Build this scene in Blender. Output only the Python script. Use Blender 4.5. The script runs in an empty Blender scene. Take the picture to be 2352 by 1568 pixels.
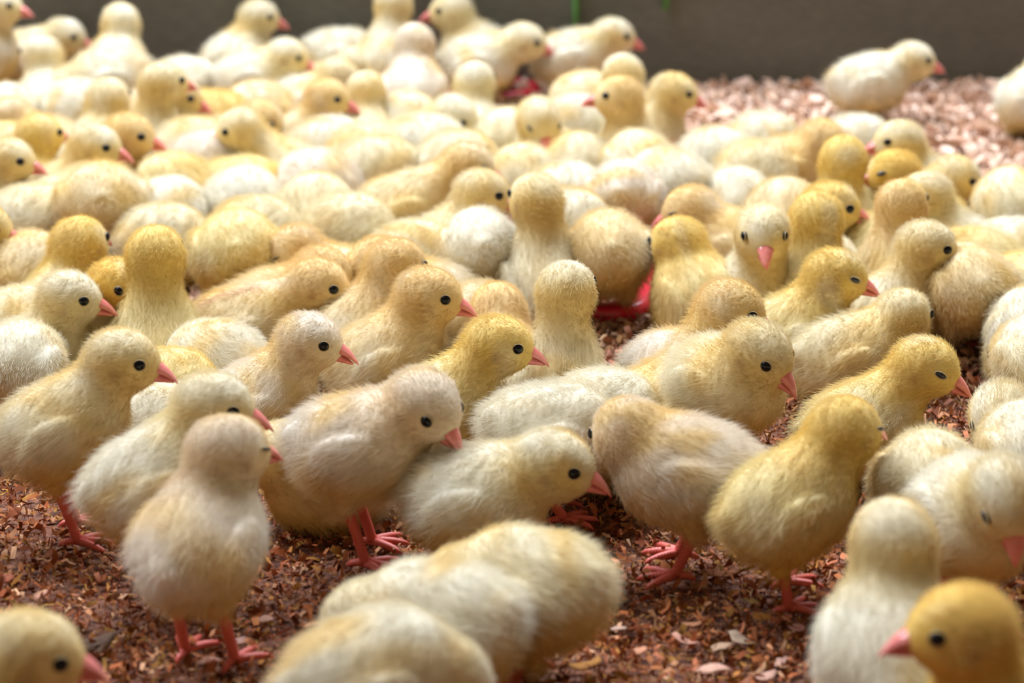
import bpy, math, random
import numpy as np
from mathutils import Vector, Matrix

random.seed(7)
RNG = np.random.default_rng(7)
scene = bpy.context.scene
COL = scene.collection

# ------------------------------------------------------------------ camera, light, exposure
FPX = 5000.0                      # focal length in pixels of the 2352 x 1568 frame
CAM_H = 0.47
PITCH = math.atan(1784.0 / FPX)
cam_d = bpy.data.cameras.new('camera')
cam_d.sensor_width = 36.0
cam_d.lens = 36.0 * FPX / 2352.0
cam_d.clip_start = 0.05
cam_d.dof.use_dof = True
cam_d.dof.focus_distance = 1.17
cam_d.dof.aperture_fstop = 7.5
cam = bpy.data.objects.new('camera', cam_d)
COL.objects.link(cam)
cam.location = (0, 0, CAM_H)
cam.rotation_euler = (math.pi / 2 - PITCH, 0, 0)
scene.camera = cam

world = bpy.data.worlds.new('overcast_sky')
scene.world = world
world.use_nodes = True
world.node_tree.nodes['Background'].inputs[0].default_value = (1.0, 0.80, 0.50, 1)
world.node_tree.nodes['Background'].inputs[1].default_value = 0.15

def area_light(name, loc, target, sx, sy, power, color):
    d = bpy.data.lights.new(name, 'AREA')
    d.shape = 'RECTANGLE'; d.size = sx; d.size_y = sy
    d.energy = power; d.color = color
    o = bpy.data.objects.new(name, d)
    COL.objects.link(o)
    o.location = loc
    v = Vector(target) - Vector(loc)
    o.rotation_euler = v.to_track_quat('-Z', 'Y').to_euler()
    return o
# daylight falling in through the open side of the shed, above and behind the low back board
area_light('daylight_opening', (-0.4, 2.25, 2.40), (0.0, 1.30, 0.0), 4.4, 1.1, 262.0, (0.80, 0.875, 1.0))

vs = scene.view_settings
vs.view_transform = 'Standard'
vs.look = 'None'
vs.exposure = 0.30
vs.gamma = 1.0
vs.use_curve_mapping = False
scene.cycles.max_bounces = 4
scene.cycles.diffuse_bounces = 3
scene.cycles.glossy_bounces = 2
scene.cycles.transmission_bounces = 2
scene.cycles.transparent_max_bounces = 4
scene.cycles.use_adaptive_sampling = True
scene.cycles.adaptive_threshold = 0.08
scene.cycles.use_denoising = True
scene.cycles.use_light_tree = False
scene.cycles_curves.shape = 'RIBBONS'
scene.cycles_curves.subdivisions = 1

# ------------------------------------------------------------------ helpers
def pix_dir(u, v):
    a = (u - 1176.0) / FPX; b = -(v - 784.0) / FPX
    c, s = math.cos(PITCH), math.sin(PITCH)
    return np.array([a, c + b * s, -s + b * c])

def at(u, v, z=0.0):
    """The point at height z that the lens sees at pixel (u, v)."""
    d = pix_dir(u, v)
    t = (z - CAM_H) / d[2]
    return np.array([0, 0, CAM_H]) + d * t

def px_per_m(p):
    c, s = math.cos(PITCH), math.sin(PITCH)
    return FPX / (p[1] * c - (p[2] - CAM_H) * s)

def tag(o, label, cat, group=None, kind=None):
    if label: o['label'] = label
    if cat: o['category'] = cat
    if group: o['group'] = group
    if kind: o['kind'] = kind
    return o

def link(o, parent=None):
    COL.objects.link(o)
    if parent is not None: o.parent = parent
    return o

def mesh_obj(name, verts, faces, mat, parent=None, smooth=True, colors=None):
    me = bpy.data.meshes.new(name)
    me.from_pydata([tuple(v) for v in verts], [], [tuple(f) for f in faces])
    if smooth: me.polygons.foreach_set('use_smooth', [True] * len(me.polygons))
    if colors is not None:
        at_ = me.color_attributes.new('tint', 'FLOAT_COLOR', 'POINT')
        c4 = np.ones((len(verts), 4), np.float32); c4[:, :3] = colors
        at_.data.foreach_set('color', c4.ravel())
    me.materials.append(mat)
    me.update()
    return link(bpy.data.objects.new(name, me), parent)

def new_mat(name):
    m = bpy.data.materials.new(name); m.use_nodes = True
    nt = m.node_tree
    return m, nt, nt.nodes, nt.links, nt.nodes['Principled BSDF']

def plain(name, col, rough=0.5, spec=0.5, coat=0.0, sss=0.0):
    m, nt, N, L, P = new_mat(name)
    P.inputs['Base Color'].default_value = (*col, 1)
    P.inputs['Roughness'].default_value = rough
    P.inputs['Specular IOR Level'].default_value = spec
    P.inputs['Coat Weight'].default_value = coat
    return m, nt, N, L, P

# ------------------------------------------------------------------ materials
def make_down(name, trans):
    m = bpy.data.materials.new(name); m.use_nodes = True
    nt = m.node_tree; N = nt.nodes; L = nt.links
    for n in list(N): N.remove(n)
    out = N.new('ShaderNodeOutputMaterial')
    a = N.new('ShaderNodeAttribute'); a.attribute_name = 'tint'
    d = N.new('ShaderNodeBsdfDiffuse'); t = N.new('ShaderNodeBsdfTranslucent')
    mx = N.new('ShaderNodeMixShader'); mx.inputs[0].default_value = trans
    L.new(a.outputs['Color'], d.inputs['Color']); L.new(a.outputs['Color'], t.inputs['Color'])
    L.new(d.outputs[0], mx.inputs[1]); L.new(t.outputs[0], mx.inputs[2])
    L.new(mx.outputs[0], out.inputs['Surface'])
    return m
M_DOWN = make_down('chick_down', 0.22)
M_SKIN = make_down('chick_skin', 0.0)
M_EYE = plain('eye_black', (0.003, 0.003, 0.005), 0.10, 0.28)[0]
M_LID = plain('eyelid_grey', (0.50, 0.38, 0.20), 0.6)[0]
M_HALF = plain('eye_narrowed', (0.02, 0.025, 0.035), 0.15, 0.6)[0]
M_SLIT = plain('eye_slit_dark', (0.03, 0.03, 0.04), 0.4)[0]

def beak_material():
    m, nt, N, L, P = new_mat('beak_pink')
    n = N.new('ShaderNodeTexNoise'); n.inputs['Scale'].default_value = 180
    r = N.new('ShaderNodeValToRGB')
    r.color_ramp.elements[0].position = 0.3; r.color_ramp.elements[0].color = (0.66, 0.16, 0.14, 1)
    r.color_ramp.elements[1].position = 0.75; r.color_ramp.elements[1].color = (0.84, 0.31, 0.27, 1)
    tc = N.new('ShaderNodeTexCoord')
    L.new(tc.outputs['Object'], n.inputs['Vector']); L.new(n.outputs['Fac'], r.inputs['Fac'])
    L.new(r.outputs['Color'], P.inputs['Base Color'])
    P.inputs['Roughness'].default_value = 0.15
    return m
M_BEAK = beak_material()

def leg_material():
    m, nt, N, L, P = new_mat('leg_coral')
    w = N.new('ShaderNodeTexWave'); w.inputs['Scale'].default_value = 420; w.bands_direction = 'DIAGONAL'
    w.inputs['Distortion'].default_value = 2.0
    tc = N.new('ShaderNodeTexCoord')
    r = N.new('ShaderNodeValToRGB')
    r.color_ramp.elements[0].color = (0.56, 0.085, 0.06, 1)
    r.color_ramp.elements[1].color = (0.74, 0.16, 0.115, 1)
    L.new(tc.outputs['Object'], w.inputs['Vector']); L.new(w.outputs['Fac'], r.inputs['Fac'])
    L.new(r.outputs['Color'], P.inputs['Base Color'])
    b = N.new('ShaderNodeBump'); b.inputs['Strength'].default_value = 0.25; b.inputs['Distance'].default_value = 0.0004
    L.new(w.outputs['Fac'], b.inputs['Height']); L.new(b.outputs['Normal'], P.inputs['Normal'])
    P.inputs['Roughness'].default_value = 0.45
    return m
M_LEG = leg_material()

def litter_material():
    m, nt, N, L, P = new_mat('wood_shaving')
    a = N.new('ShaderNodeAttribute'); a.attribute_name = 'tint'
    g = N.new('ShaderNodeNewGeometry')
    n = N.new('ShaderNodeTexNoise'); n.inputs['Scale'].default_value = 260; n.inputs['Detail'].default_value = 3
    mp = N.new('ShaderNodeMapRange'); mp.inputs['To Min'].default_value = 0.72; mp.inputs['To Max'].default_value = 1.2
    mx = N.new('ShaderNodeMix'); mx.data_type = 'RGBA'; mx.blend_type = 'MULTIPLY'; mx.inputs['Factor'].default_value = 1
    L.new(g.outputs['Position'], n.inputs['Vector']); L.new(n.outputs['Fac'], mp.inputs['Value'])
    L.new(a.outputs['Color'], mx.inputs['A']); L.new(mp.outputs['Result'], mx.inputs['B'])
    L.new(mx.outputs['Result'], P.inputs['Base Color'])
    P.inputs['Roughness'].default_value = 0.85
    P.inputs['Specular IOR Level'].default_value = 0.15
    return m
M_SHAVE = litter_material()

def floor_material():
    m, nt, N, L, P = new_mat('litter_bed')
    g = N.new('ShaderNodeNewGeometry')
    n = N.new('ShaderNodeTexNoise'); n.inputs['Scale'].default_value = 210; n.inputs['Detail'].default_value = 5
    r = N.new('ShaderNodeValToRGB')
    r.color_ramp.elements[0].position = 0.35; r.color_ramp.elements[0].color = (0.09, 0.028, 0.014, 1)
    r.color_ramp.elements[1].position = 0.7; r.color_ramp.elements[1].color = (0.34, 0.13, 0.06, 1)
    b = N.new('ShaderNodeBump'); b.inputs['Distance'].default_value = 0.004
    L.new(g.outputs['Position'], n.inputs['Vector']); L.new(n.outputs['Fac'], r.inputs['Fac'])
    L.new(r.outputs['Color'], P.inputs['Base Color'])
    L.new(n.outputs['Fac'], b.inputs['Height']); L.new(b.outputs['Normal'], P.inputs['Normal'])
    P.inputs['Roughness'].default_value = 0.8
    return m
M_FLOOR = floor_material()

def wall_material():
    m, nt, N, L, P = new_mat('weathered_board')
    tc = N.new('ShaderNodeTexCoord')
    mp = N.new('ShaderNodeMapping'); mp.inputs['Scale'].default_value = (1.2, 1.0, 5.0)
    n = N.new('ShaderNodeTexNoise'); n.inputs['Scale'].default_value = 2.2; n.inputs['Detail'].default_value = 6
    r = N.new('ShaderNodeValToRGB')
    e = r.color_ramp.elements
    e[0].position = 0.30; e[0].color = (0.115, 0.11, 0.088, 1)
    e[1].position = 0.75; e[1].color = (0.175, 0.195, 0.148, 1)
    k = e.new(0.52); k.color = (0.14, 0.133, 0.108, 1)
    n2 = N.new('ShaderNodeTexNoise'); n2.inputs['Scale'].default_value = 60; n2.inputs['Detail'].default_value = 4
    mx = N.new('ShaderNodeMix'); mx.data_type = 'RGBA'; mx.blend_type = 'OVERLAY'; mx.inputs['Factor'].default_value = 0.35
    L.new(tc.outputs['Object'], mp.inputs['Vector']); L.new(mp.outputs['Vector'], n.inputs['Vector'])
    L.new(mp.outputs['Vector'], n2.inputs['Vector'])
    L.new(n.outputs['Fac'], r.inputs['Fac']); L.new(r.outputs['Color'], mx.inputs['A'])
    L.new(n2.outputs['Fac'], mx.inputs['B']); L.new(mx.outputs['Result'], P.inputs['Base Color'])
    P.inputs['Roughness'].default_value = 0.75
    return m
M_WALL = wall_material()
M_RED = plain('red_plastic', (0.62, 0.012, 0.035), 0.30, 0.5)[0]
M_FEED = plain('feed_crumb', (0.30, 0.17, 0.05), 0.9)[0]

# ------------------------------------------------------------------ the setting
WALL_Y = float(at(1900, 214)[1])

def build_setting():
    # floor: a gently uneven bed of litter
    nx, ny = 90, 90
    xs = np.linspace(-2.2, 2.2, nx); ys = np.linspace(-0.4, WALL_Y + 0.03, ny)
    V = [(x, y, 0.0) for y in ys for x in xs]
    F = [(j * nx + i, j * nx + i + 1, (j + 1) * nx + i + 1, (j + 1) * nx + i) for j in range(ny - 1) for i in range(nx - 1)]
    f = mesh_obj('floor', V, F, M_FLOOR)
    tag(f, 'reddish brown bed of litter under the chicks', 'floor', kind='structure')
    # low back board
    y0, y1 = WALL_Y, WALL_Y + 0.03
    V = [(-2.2, y0, -0.01), (2.2, y0, -0.01), (2.2, y1, -0.01), (-2.2, y1, -0.01),
         (-2.2, y0, 0.24), (2.2, y0, 0.24), (2.2, y1, 0.24), (-2.2, y1, 0.24)]
    F = [(0, 1, 5, 4), (1, 2, 6, 5), (2, 3, 7, 6), (3, 0, 4, 7), (4, 5, 6, 7), (3, 2, 1, 0)]
    w = mesh_obj('wall_back', V, F, M_WALL, smooth=False)
    tag(w, 'dark grey-green weathered board closing off the pen', 'wall', kind='structure')

def shaving_mesh_data(n, xy, size, aspect, cols, zmax, yaw=None, tilt=0.75):
    """n curled wood flakes as one vertex/face soup: 3 x 2 vertices each."""
    yaw = RNG.uniform(0, 2 * np.pi, n) if yaw is None else yaw
    Ls = size; Ws = size * aspect
    u = np.array([-.5, 0, .5]); vv = np.array([-.5, .5])
    P = np.zeros((n, 6, 3))
    k = 0
    curl = RNG.uniform(-0.9, 1.1, n)
    taper = RNG.uniform(0.35, 1.0, n)
    for i, a in enumerate(u):
        for b in vv:
            P[:, k, 0] = a * Ls
            P[:, k, 1] = b * Ws * (1.0 if i == 1 else (taper if i == 2 else RNG.uniform(0.6, 1.0, n))) + RNG.normal(0, .07, n) * Ws
            P[:, k, 2] = (-(abs(a) * 2) ** 2 * curl * Ls * 0.5)
            k += 1
    tx = RNG.normal(0, tilt, n); ty = RNG.normal(0, tilt * .7, n)
    c, s = np.cos(tx), np.sin(tx)
    y = P[:, :, 1] * c[:, None] - P[:, :, 2] * s[:, None]; z = P[:, :, 1] * s[:, None] + P[:, :, 2] * c[:, None]
    P[:, :, 1] = y; P[:, :, 2] = z
    c, s = np.cos(ty), np.sin(ty)
    x = P[:, :, 0] * c[:, None] + P[:, :, 2] * s[:, None]; z = -P[:, :, 0] * s[:, None] + P[:, :, 2] * c[:, None]
    P[:, :, 0] = x; P[:, :, 2] = z
    c, s = np.cos(yaw), np.sin(yaw)
    x = P[:, :, 0] * c[:, None] - P[:, :, 1] * s[:, None]; y = P[:, :, 0] * s[:, None] + P[:, :, 1] * c[:, None]
    P[:, :, 0] = x + xy[:, 0:1]; P[:, :, 1] = y + xy[:, 1:2]
    P[:, :, 2] += (0.0005 - P[:, :, 2].min(axis=1) + RNG.uniform(0, 1, n) ** 1.5 * zmax)[:, None]
    base = np.arange(n)[:, None] * 6
    q = np.stack([base + np.array([0, 2, 3, 1]), base + np.array([2, 4, 5, 3])], 1).reshape(-1, 4)
    C = np.repeat(cols[:, None, :], 6, 1) * RNG.uniform(.88, 1.1, (n, 6, 1))
    return P.reshape(-1, 3), q, np.clip(C.reshape(-1, 3), 0, 1)

def fast_mesh(name, V, Q, C, mat):
    me = bpy.data.meshes.new(name)
    me.vertices.add(len(V)); me.vertices.foreach_set('co', V.astype(np.float32).ravel())
    me.loops.add(Q.size); me.loops.foreach_set('vertex_index', Q.astype(np.int32).ravel())
    k = Q.shape[1]
    me.polygons.add(len(Q)); me.polygons.foreach_set('loop_start', np.arange(len(Q), dtype=np.int32) * k)
    me.polygons.foreach_set('use_smooth', np.ones(len(Q), bool))
    me.update(calc_edges=True)
    a = me.color_attributes.new('tint', 'FLOAT_COLOR', 'POINT')
    c4 = np.ones((len(V), 4), np.float32); c4[:, :3] = C
    a.data.foreach_set('color', c4.ravel())
    me.materials.append(mat)
    return bpy.data.objects.new(name, me)

FLAKE_COLS = np.array([[.38, .135, .052], [.46, .19, .082], [.33, .10, .036], [.54, .28, .155], [.24, .070, .026],
                       [.60, .37, .235], [.44, .21, .055], [.18, .052, .020], [.47, .18, .10], [.38, .21, .055]])

def build_litter():
    n = 230000
    y = RNG.uniform(0.72 ** 1.35, WALL_Y ** 1.35, n) ** (1 / 1.35)
    x = RNG.uniform(-1, 1, n) * (0.27 * y + 0.18)
    xy = np.stack([x, y], 1)
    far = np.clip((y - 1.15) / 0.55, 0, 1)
    size = np.exp(RNG.normal(np.log(0.0034), 0.55, n)) * (1 + 1.3 * far)
    size = np.clip(size, .0016, .0085 + .0065 * far)
    aspect = RNG.uniform(.10, .50, n) * (1 + .5 * far)
    cols = np.array([1.06, .92, .78]) * FLAKE_COLS[RNG.integers(0, len(FLAKE_COLS), n)] * RNG.uniform(.55, 1.1, (n, 1))
    pale = np.array([.99, .75, .59])  # far flakes: fresher wood, plus the brighter light there put into the colour
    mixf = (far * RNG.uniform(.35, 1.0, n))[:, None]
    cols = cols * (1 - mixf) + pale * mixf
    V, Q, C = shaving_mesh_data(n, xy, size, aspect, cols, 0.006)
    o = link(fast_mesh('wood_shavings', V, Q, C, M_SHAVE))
    tag(o, 'fine reddish wood shavings covering the floor', 'wood shavings', kind='stuff')

def rounded_loop(L, W, r, off, z, n=7):
    """Points of a rounded rectangle from (0,0) to (L,W), shrunk inwards by off."""
    rr = max(r - off * .6, .002); pts = []
    for cx, cy, a0 in ((L - off - rr, off + rr, -90), (L - off - rr, W - off - rr, 0), (off + rr, W - off - rr, 90), (off + rr, off + rr, 180)):
        for k in range(n):
            a = math.radians(a0 + 90 * k / (n - 1))
            pts.append((cx + rr * math.cos(a), cy + rr * math.sin(a), z))
    return pts

def build_tray(corner, ang, L, W, label):
    """A shallow red feed tray: corner = its near outer corner, ang = direction of its long side."""
    root = bpy.data.objects.new('feed_tray', None); root.empty_display_size = .02; link(root)
    root.location = (corner[0], corner[1], 0); root.rotation_euler = (0, 0, ang)
    tag(root, label, 'feed tray', 'red feed trays')
    prof = [(.004, .0005), (.0, .009), (.0012, .0135), (.0035, .0150), (.0150, .0140), (.0175, .0125), (.0215, .0035)]
    V, F = [], []; n = 28
    for off, z in prof: V += rounded_loop(L, W, .032, off, z)
    for i in range(len(prof) - 1):
        for k in range(n):
            F.append((i * n + k, i * n + (k + 1) % n, (i + 1) * n + (k + 1) % n, (i + 1) * n + k))
    mesh_obj('rim', V, F, M_RED, root)
    a = rounded_loop(L, W, .032, .0200, .0030); b = rounded_loop(L, W, .032, .004, .0006)
    mesh_obj('tray_floor', a + b, [tuple(range(n)), tuple(range(2 * n - 1, n - 1, -1))] + [(k, n + k, n + (k + 1) % n, (k + 1) % n) for k in range(n)], M_RED, root, smooth=False)
    return root

TRAY_A = np.array([0.088, 1.333, 0.0]); TRAY_ANG = math.radians(80.7)
def build_trays():
    L, W = .40, .105
    build_tray(TRAY_A, TRAY_ANG, L, W, 'red plastic feed tray in the crowd with chicks standing inside')
    far = at(1246, 222, .012)
    build_tray((far[0] - .10, far[1]), 0.0, .10, .07, 'small far red tray glimpsed under a striding white chick near the board')
    # crumbs of feed on the bottom of the nearer tray
    n = 900
    lx = RNG.uniform(.026, L - .026, n); ly = RNG.uniform(.026, W - .026, n)
    c, s = math.cos(TRAY_ANG), math.sin(TRAY_ANG)
    xy = np.stack([TRAY_A[0] + lx * c - ly * s, TRAY_A[1] + lx * s + ly * c], 1)
    cols = np.array([[.45, .28, .09]]) * RNG.uniform(.5, 1.3, (n, 1))
    V, Q, C = shaving_mesh_data(n, xy, RNG.uniform(.002, .005, n), RNG.uniform(.4, .8, n), cols, .002)
    V[:, 2] += .0034
    tag(link(fast_mesh('feed_crumbs', V, Q, C, M_SHAVE)), 'yellowish feed crumbs on the bottom of the red tray', 'feed', kind='stuff')

def flake_outline(name, pts, mat, loc, yaw, curl, tiltx, th=.0005, col=(.7, .45, .32)):
    """A thin curled flake with real thickness from an outline in metres."""
    V, F = [], []; n = len(pts)
    c = np.mean(pts, axis=0)
    rings = [[(c[0] + (p[0] - c[0]) * k, c[1] + (p[1] - c[1]) * k) for p in pts] for k in (1, .6, .25)]
    for zo in (th, 0):
        for r in rings:
            for x, y in r: V.append((x, y, zo + curl * (x * x) * 60 + .25 * curl * y))
    for side in (0, 1):
        o = side * 3 * n
        for i in range(2):
            for k in range(n):
                q = (o + i * n + k, o + i * n + (k + 1) % n, o + (i + 1) * n + (k + 1) % n, o + (i + 1) * n + k)
                F.append(q if side == 0 else q[::-1])
        cap = tuple(o + 2 * n + k for k in range(n)); F.append(cap if side == 0 else cap[::-1])
    for k in range(n): F.append((k, 3 * n + k, 3 * n + (k + 1) % n, (k + 1) % n))
    ob = mesh_obj(name, V, F, mat, colors=np.tile(np.array(col), (len(V), 1)))
    zmin = min(v[2] for v in V)
    ob.location = (loc[0], loc[1], loc[2] - zmin + .001)
    ob.rotation_euler = (tiltx, 0, yaw)
    return ob

def rough_outline(l, w, seed, n=12):
    r = random.Random(seed); pts = []
    for k in range(n):
        a = 2 * math.pi * k / n; e = r.uniform(.72, 1.12)
        pts.append((l / 2 * math.cos(a) * e, w / 2 * math.sin(a) * e))
    return pts

BIG = [(1640, 1548, .017, .011, .3, (.74, .50, .42)), (1702, 1478, .018, .010, 2.1, (.55, .47, .38)), (1660, 1492, .012, .010, .7, (.60, .45, .34)),
       (1575, 1478, .015, .007, 2.4, (.76, .46, .38)), (1470, 1500, .010, .006, 1.2, (.66, .36, .24)), (1590, 1440, .011, .004, .2, (.58, .30, .18)),
       (1730, 1390, .012, .005, 2.2, (.60, .44, .16)), (1345, 1535, .020, .006, .5, (.56, .30, .09)), (480, 1525, .013, .009, .4, (.56, .33, .26)),
       (545, 1478, .013, .005, .1, (.66, .45, .42)), (95, 1372, .012, .007, 1.3, (.66, .38, .30)), (12, 1335, .010, .008, .5, (.58, .22, .14)),
       (610, 1428, .009, .007, .9, (.70, .46, .40)), (1830, 1448, .009, .008, .3, (.76, .42, .40)), (1795, 1525, .011, .005, 1.0, (.72, .50, .46)),
       (1655, 1325, .020, .006, -.1, (.55, .26, .14)), (720, 1440, .012, .006, .6, (.60, .34, .20)), (1425, 1310, .012, .007, 1.5, (.52, .28, .16)),
       (1420, 1450, .009, .006, .2, (.72, .56, .50)), (1760, 1560, .012, .006, .8, (.68, .46, .40)), (700, 1495, .010, .006, 2.0, (.58, .32, .22))]

BIG_LABELS = ['broad pink shaving at the bottom edge in the open patch of litter',
    'greyish split shaving standing beside two pink ones in the open patch',
    'square tan shaving next to the greyish split one',
    'narrow pink shaving slanting above the broad pink one',
    'small brown shaving near the red foot of a blurred rump',
    'thin brown sliver in the middle of the open litter patch',
    'yellowish curled shaving behind the scruffy-winged white chick',
    'long ochre sliver beside the red foot of a blurred rump',
    'brownish pink shaving between the two coral feet',
    'mauve flat sliver between the feet of the turned-away chick',
    'pink upright shaving above the blurred yellow-white head',
    'rust red shaving at the picture edge above the blurred head',
    'round pinkish shaving near the outer coral foot',
    'rosy crumpled shaving close to the scruffy-winged white chick',
    'pale mauve sliver at the bottom of the open litter patch', "long flat brown sliver beside the golden-headed chick's foot", 'tan shaving behind the nearest blurred white back',
    'brown shaving beneath the white walking chick',
    'whitish chip in the middle of the nearest open litter',
    'pale pink shaving at the bottom edge by the scruffy-winged chick',
    'brown shaving at the edge of the nearest blurred back']

def build_scraps():
    for i, (u, v, l, w, a, c) in enumerate(BIG):
        p = at(u, v, .005)
        o = flake_outline('large_shaving', rough_outline(l, w, 50 + i), M_SHAVE, (p[0], p[1], .0048), a, .5 if i % 2 else -.5, .15 * math.sin(i * 2.3), col=tuple(k * f for k, f in zip(c, (.66, .55, .46))))
        tag(o, BIG_LABELS[i], 'wood shaving', 'large wood shavings on the nearest litter')
    # dry leaf beside the blurred head
    p = at(205, 1505, .005); pts = []
    for k in range(18):
        t = k / 18 * 2 * math.pi; pts.append((.0125 * math.cos(t), .0060 * math.sin(t) * (1 - .35 * math.cos(t))))
    lf = flake_outline('dry_leaf', pts, M_SHAVE, (p[0], p[1], .006), .5, .7, .25, col=(.12, .07, .045))
    tag(lf, 'curled dark brown dry leaf lying on the nearest shavings', 'leaf')
    st = bpy.data.objects.new('leaf_stem', tube_mesh('leaf_stem', [(-.0125, 0, .004), (-.004, 0, .0016), (.006, 0, .0018), (.0165, 0, .008)], [.0003, .0004, .0005, .0006], M_SHAVE, 6))
    link(st, lf)
    ca = st.data.color_attributes.new('tint', 'FLOAT_COLOR', 'POINT')
    ca.data.foreach_set('color', [.16, .10, .08, 1] * len(st.data.vertices))
    # straw and paper scrap
    p = at(1805, 1035, .006)
    o = flake_outline('straw_sliver', [(-.012, -.0008), (.0, -.0011), (.012, -.0006), (.013, .0004), (0, .0011), (-.012, .0009)], M_SHAVE, (p[0], p[1], .006), 1.0, .2, .1, col=(.80, .58, .22))
    tag(o, 'pale yellow straw sliver beside the golden-headed chick with shut eye', 'straw')
    p = at(1688, 246, .006)
    o = flake_outline('paper_scrap', rough_outline(.034, .018, 9), M_SHAVE, (p[0], p[1], .006), .1, .2, .05, col=(.86, .86, .86))
    tag(o, 'white scrap lying on the bare shavings near the board', 'scrap')
    # green string hanging on the board
    yb = WALL_Y - .003
    for u, v1, nm in ((1320, 92, 'green string hanging down the dark board behind the white chicks'), (1528, 22, 'short green string end at the top of the board')):
        d = pix_dir(u, v1); t = yb / d[1]; q = np.array([0, 0, CAM_H]) + d * t
        me = tube_mesh('string', [(q[0], yb, q[2]), (q[0] + .001, yb, q[2] + .03), (q[0] - .001, yb, q[2] + .07), (q[0], yb + .004, .243)] if q[2] < .16 else [(q[0], yb, q[2]), (q[0], yb + .004, .243)],
                       [.0028, .0030, .0030, .0028] if q[2] < .16 else [.0028, .0028], M_GREEN, 8)
        tag(link(bpy.data.objects.new('string', me)), nm, 'string')
M_GREEN = plain('green_string', (0.10, 0.26, 0.06), 0.7)[0]

# ------------------------------------------------------------------ chick geometry (implicit body -> one continuous mesh)
def rx(a): c, s = math.cos(a), math.sin(a); return np.array([[1, 0, 0], [0, c, -s], [0, s, c]])
def ry(a): c, s = math.cos(a), math.sin(a); return np.array([[c, 0, s], [0, 1, 0], [-s, 0, c]])
def rz(a): c, s = math.cos(a), math.sin(a); return np.array([[c, -s, 0], [s, c, 0], [0, 0, 1]])
R_ = math.radians

def sd_ell(P, c, R, r):
    q = (P - c) @ R
    k0 = np.sqrt(((q / r) ** 2).sum(-1)); k1 = np.sqrt(((q / (r * r)) ** 2).sum(-1)) + 1e-9
    return k0 * (k0 - 1) / k1

def sd_cone(P, a, b, ra, rb):
    ab = b - a; t = np.clip(((P - a) @ ab) / (ab @ ab), 0, 1)
    t = t * t * (3 - 2 * t) * .5 + t * .5
    d = P - (a + t[..., None] * ab)
    return np.sqrt((d * d).sum(-1)) - (ra + (rb - ra) * t)

def smin(a, b, k):
    h = np.clip(.5 + .5 * (b - a) / k, 0, 1)
    return b + (a - b) * h - k * h * (1 - h)

# pose: body height, body pitch (chest up), head forward, head height, standing?
POSES = {
    'A': (.071, 14, .029, .111, 1),   # standing high, neck up
    'M': (.050, 14, .029, .090, 1),   # standing low, neck up
    'S': (.069, 4, .037, .095, 1),    # standing high, relaxed
    'W': (.047, 3, .039, .069, 1),    # walking low, head forward
    'T': (.060, 30, .024, .112, 1),   # stretched tall
    'V': (.041, 34, .020, .098, 0),   # sitting, neck stretched
    'C': (.034, 3, .034, .060, 0),    # sitting
    'U': (.036, 16, .028, .078, 0),   # sitting, neck up
    'B': (.039, -4, .022, .033, 0),   # sitting as a ball, head tucked low before the breast
    'Z': (.033, 0, .040, .040, 0),    # sitting, head lowered
    'F': (.051, -10, .041, .044, 1),  # standing, head down
}

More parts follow.
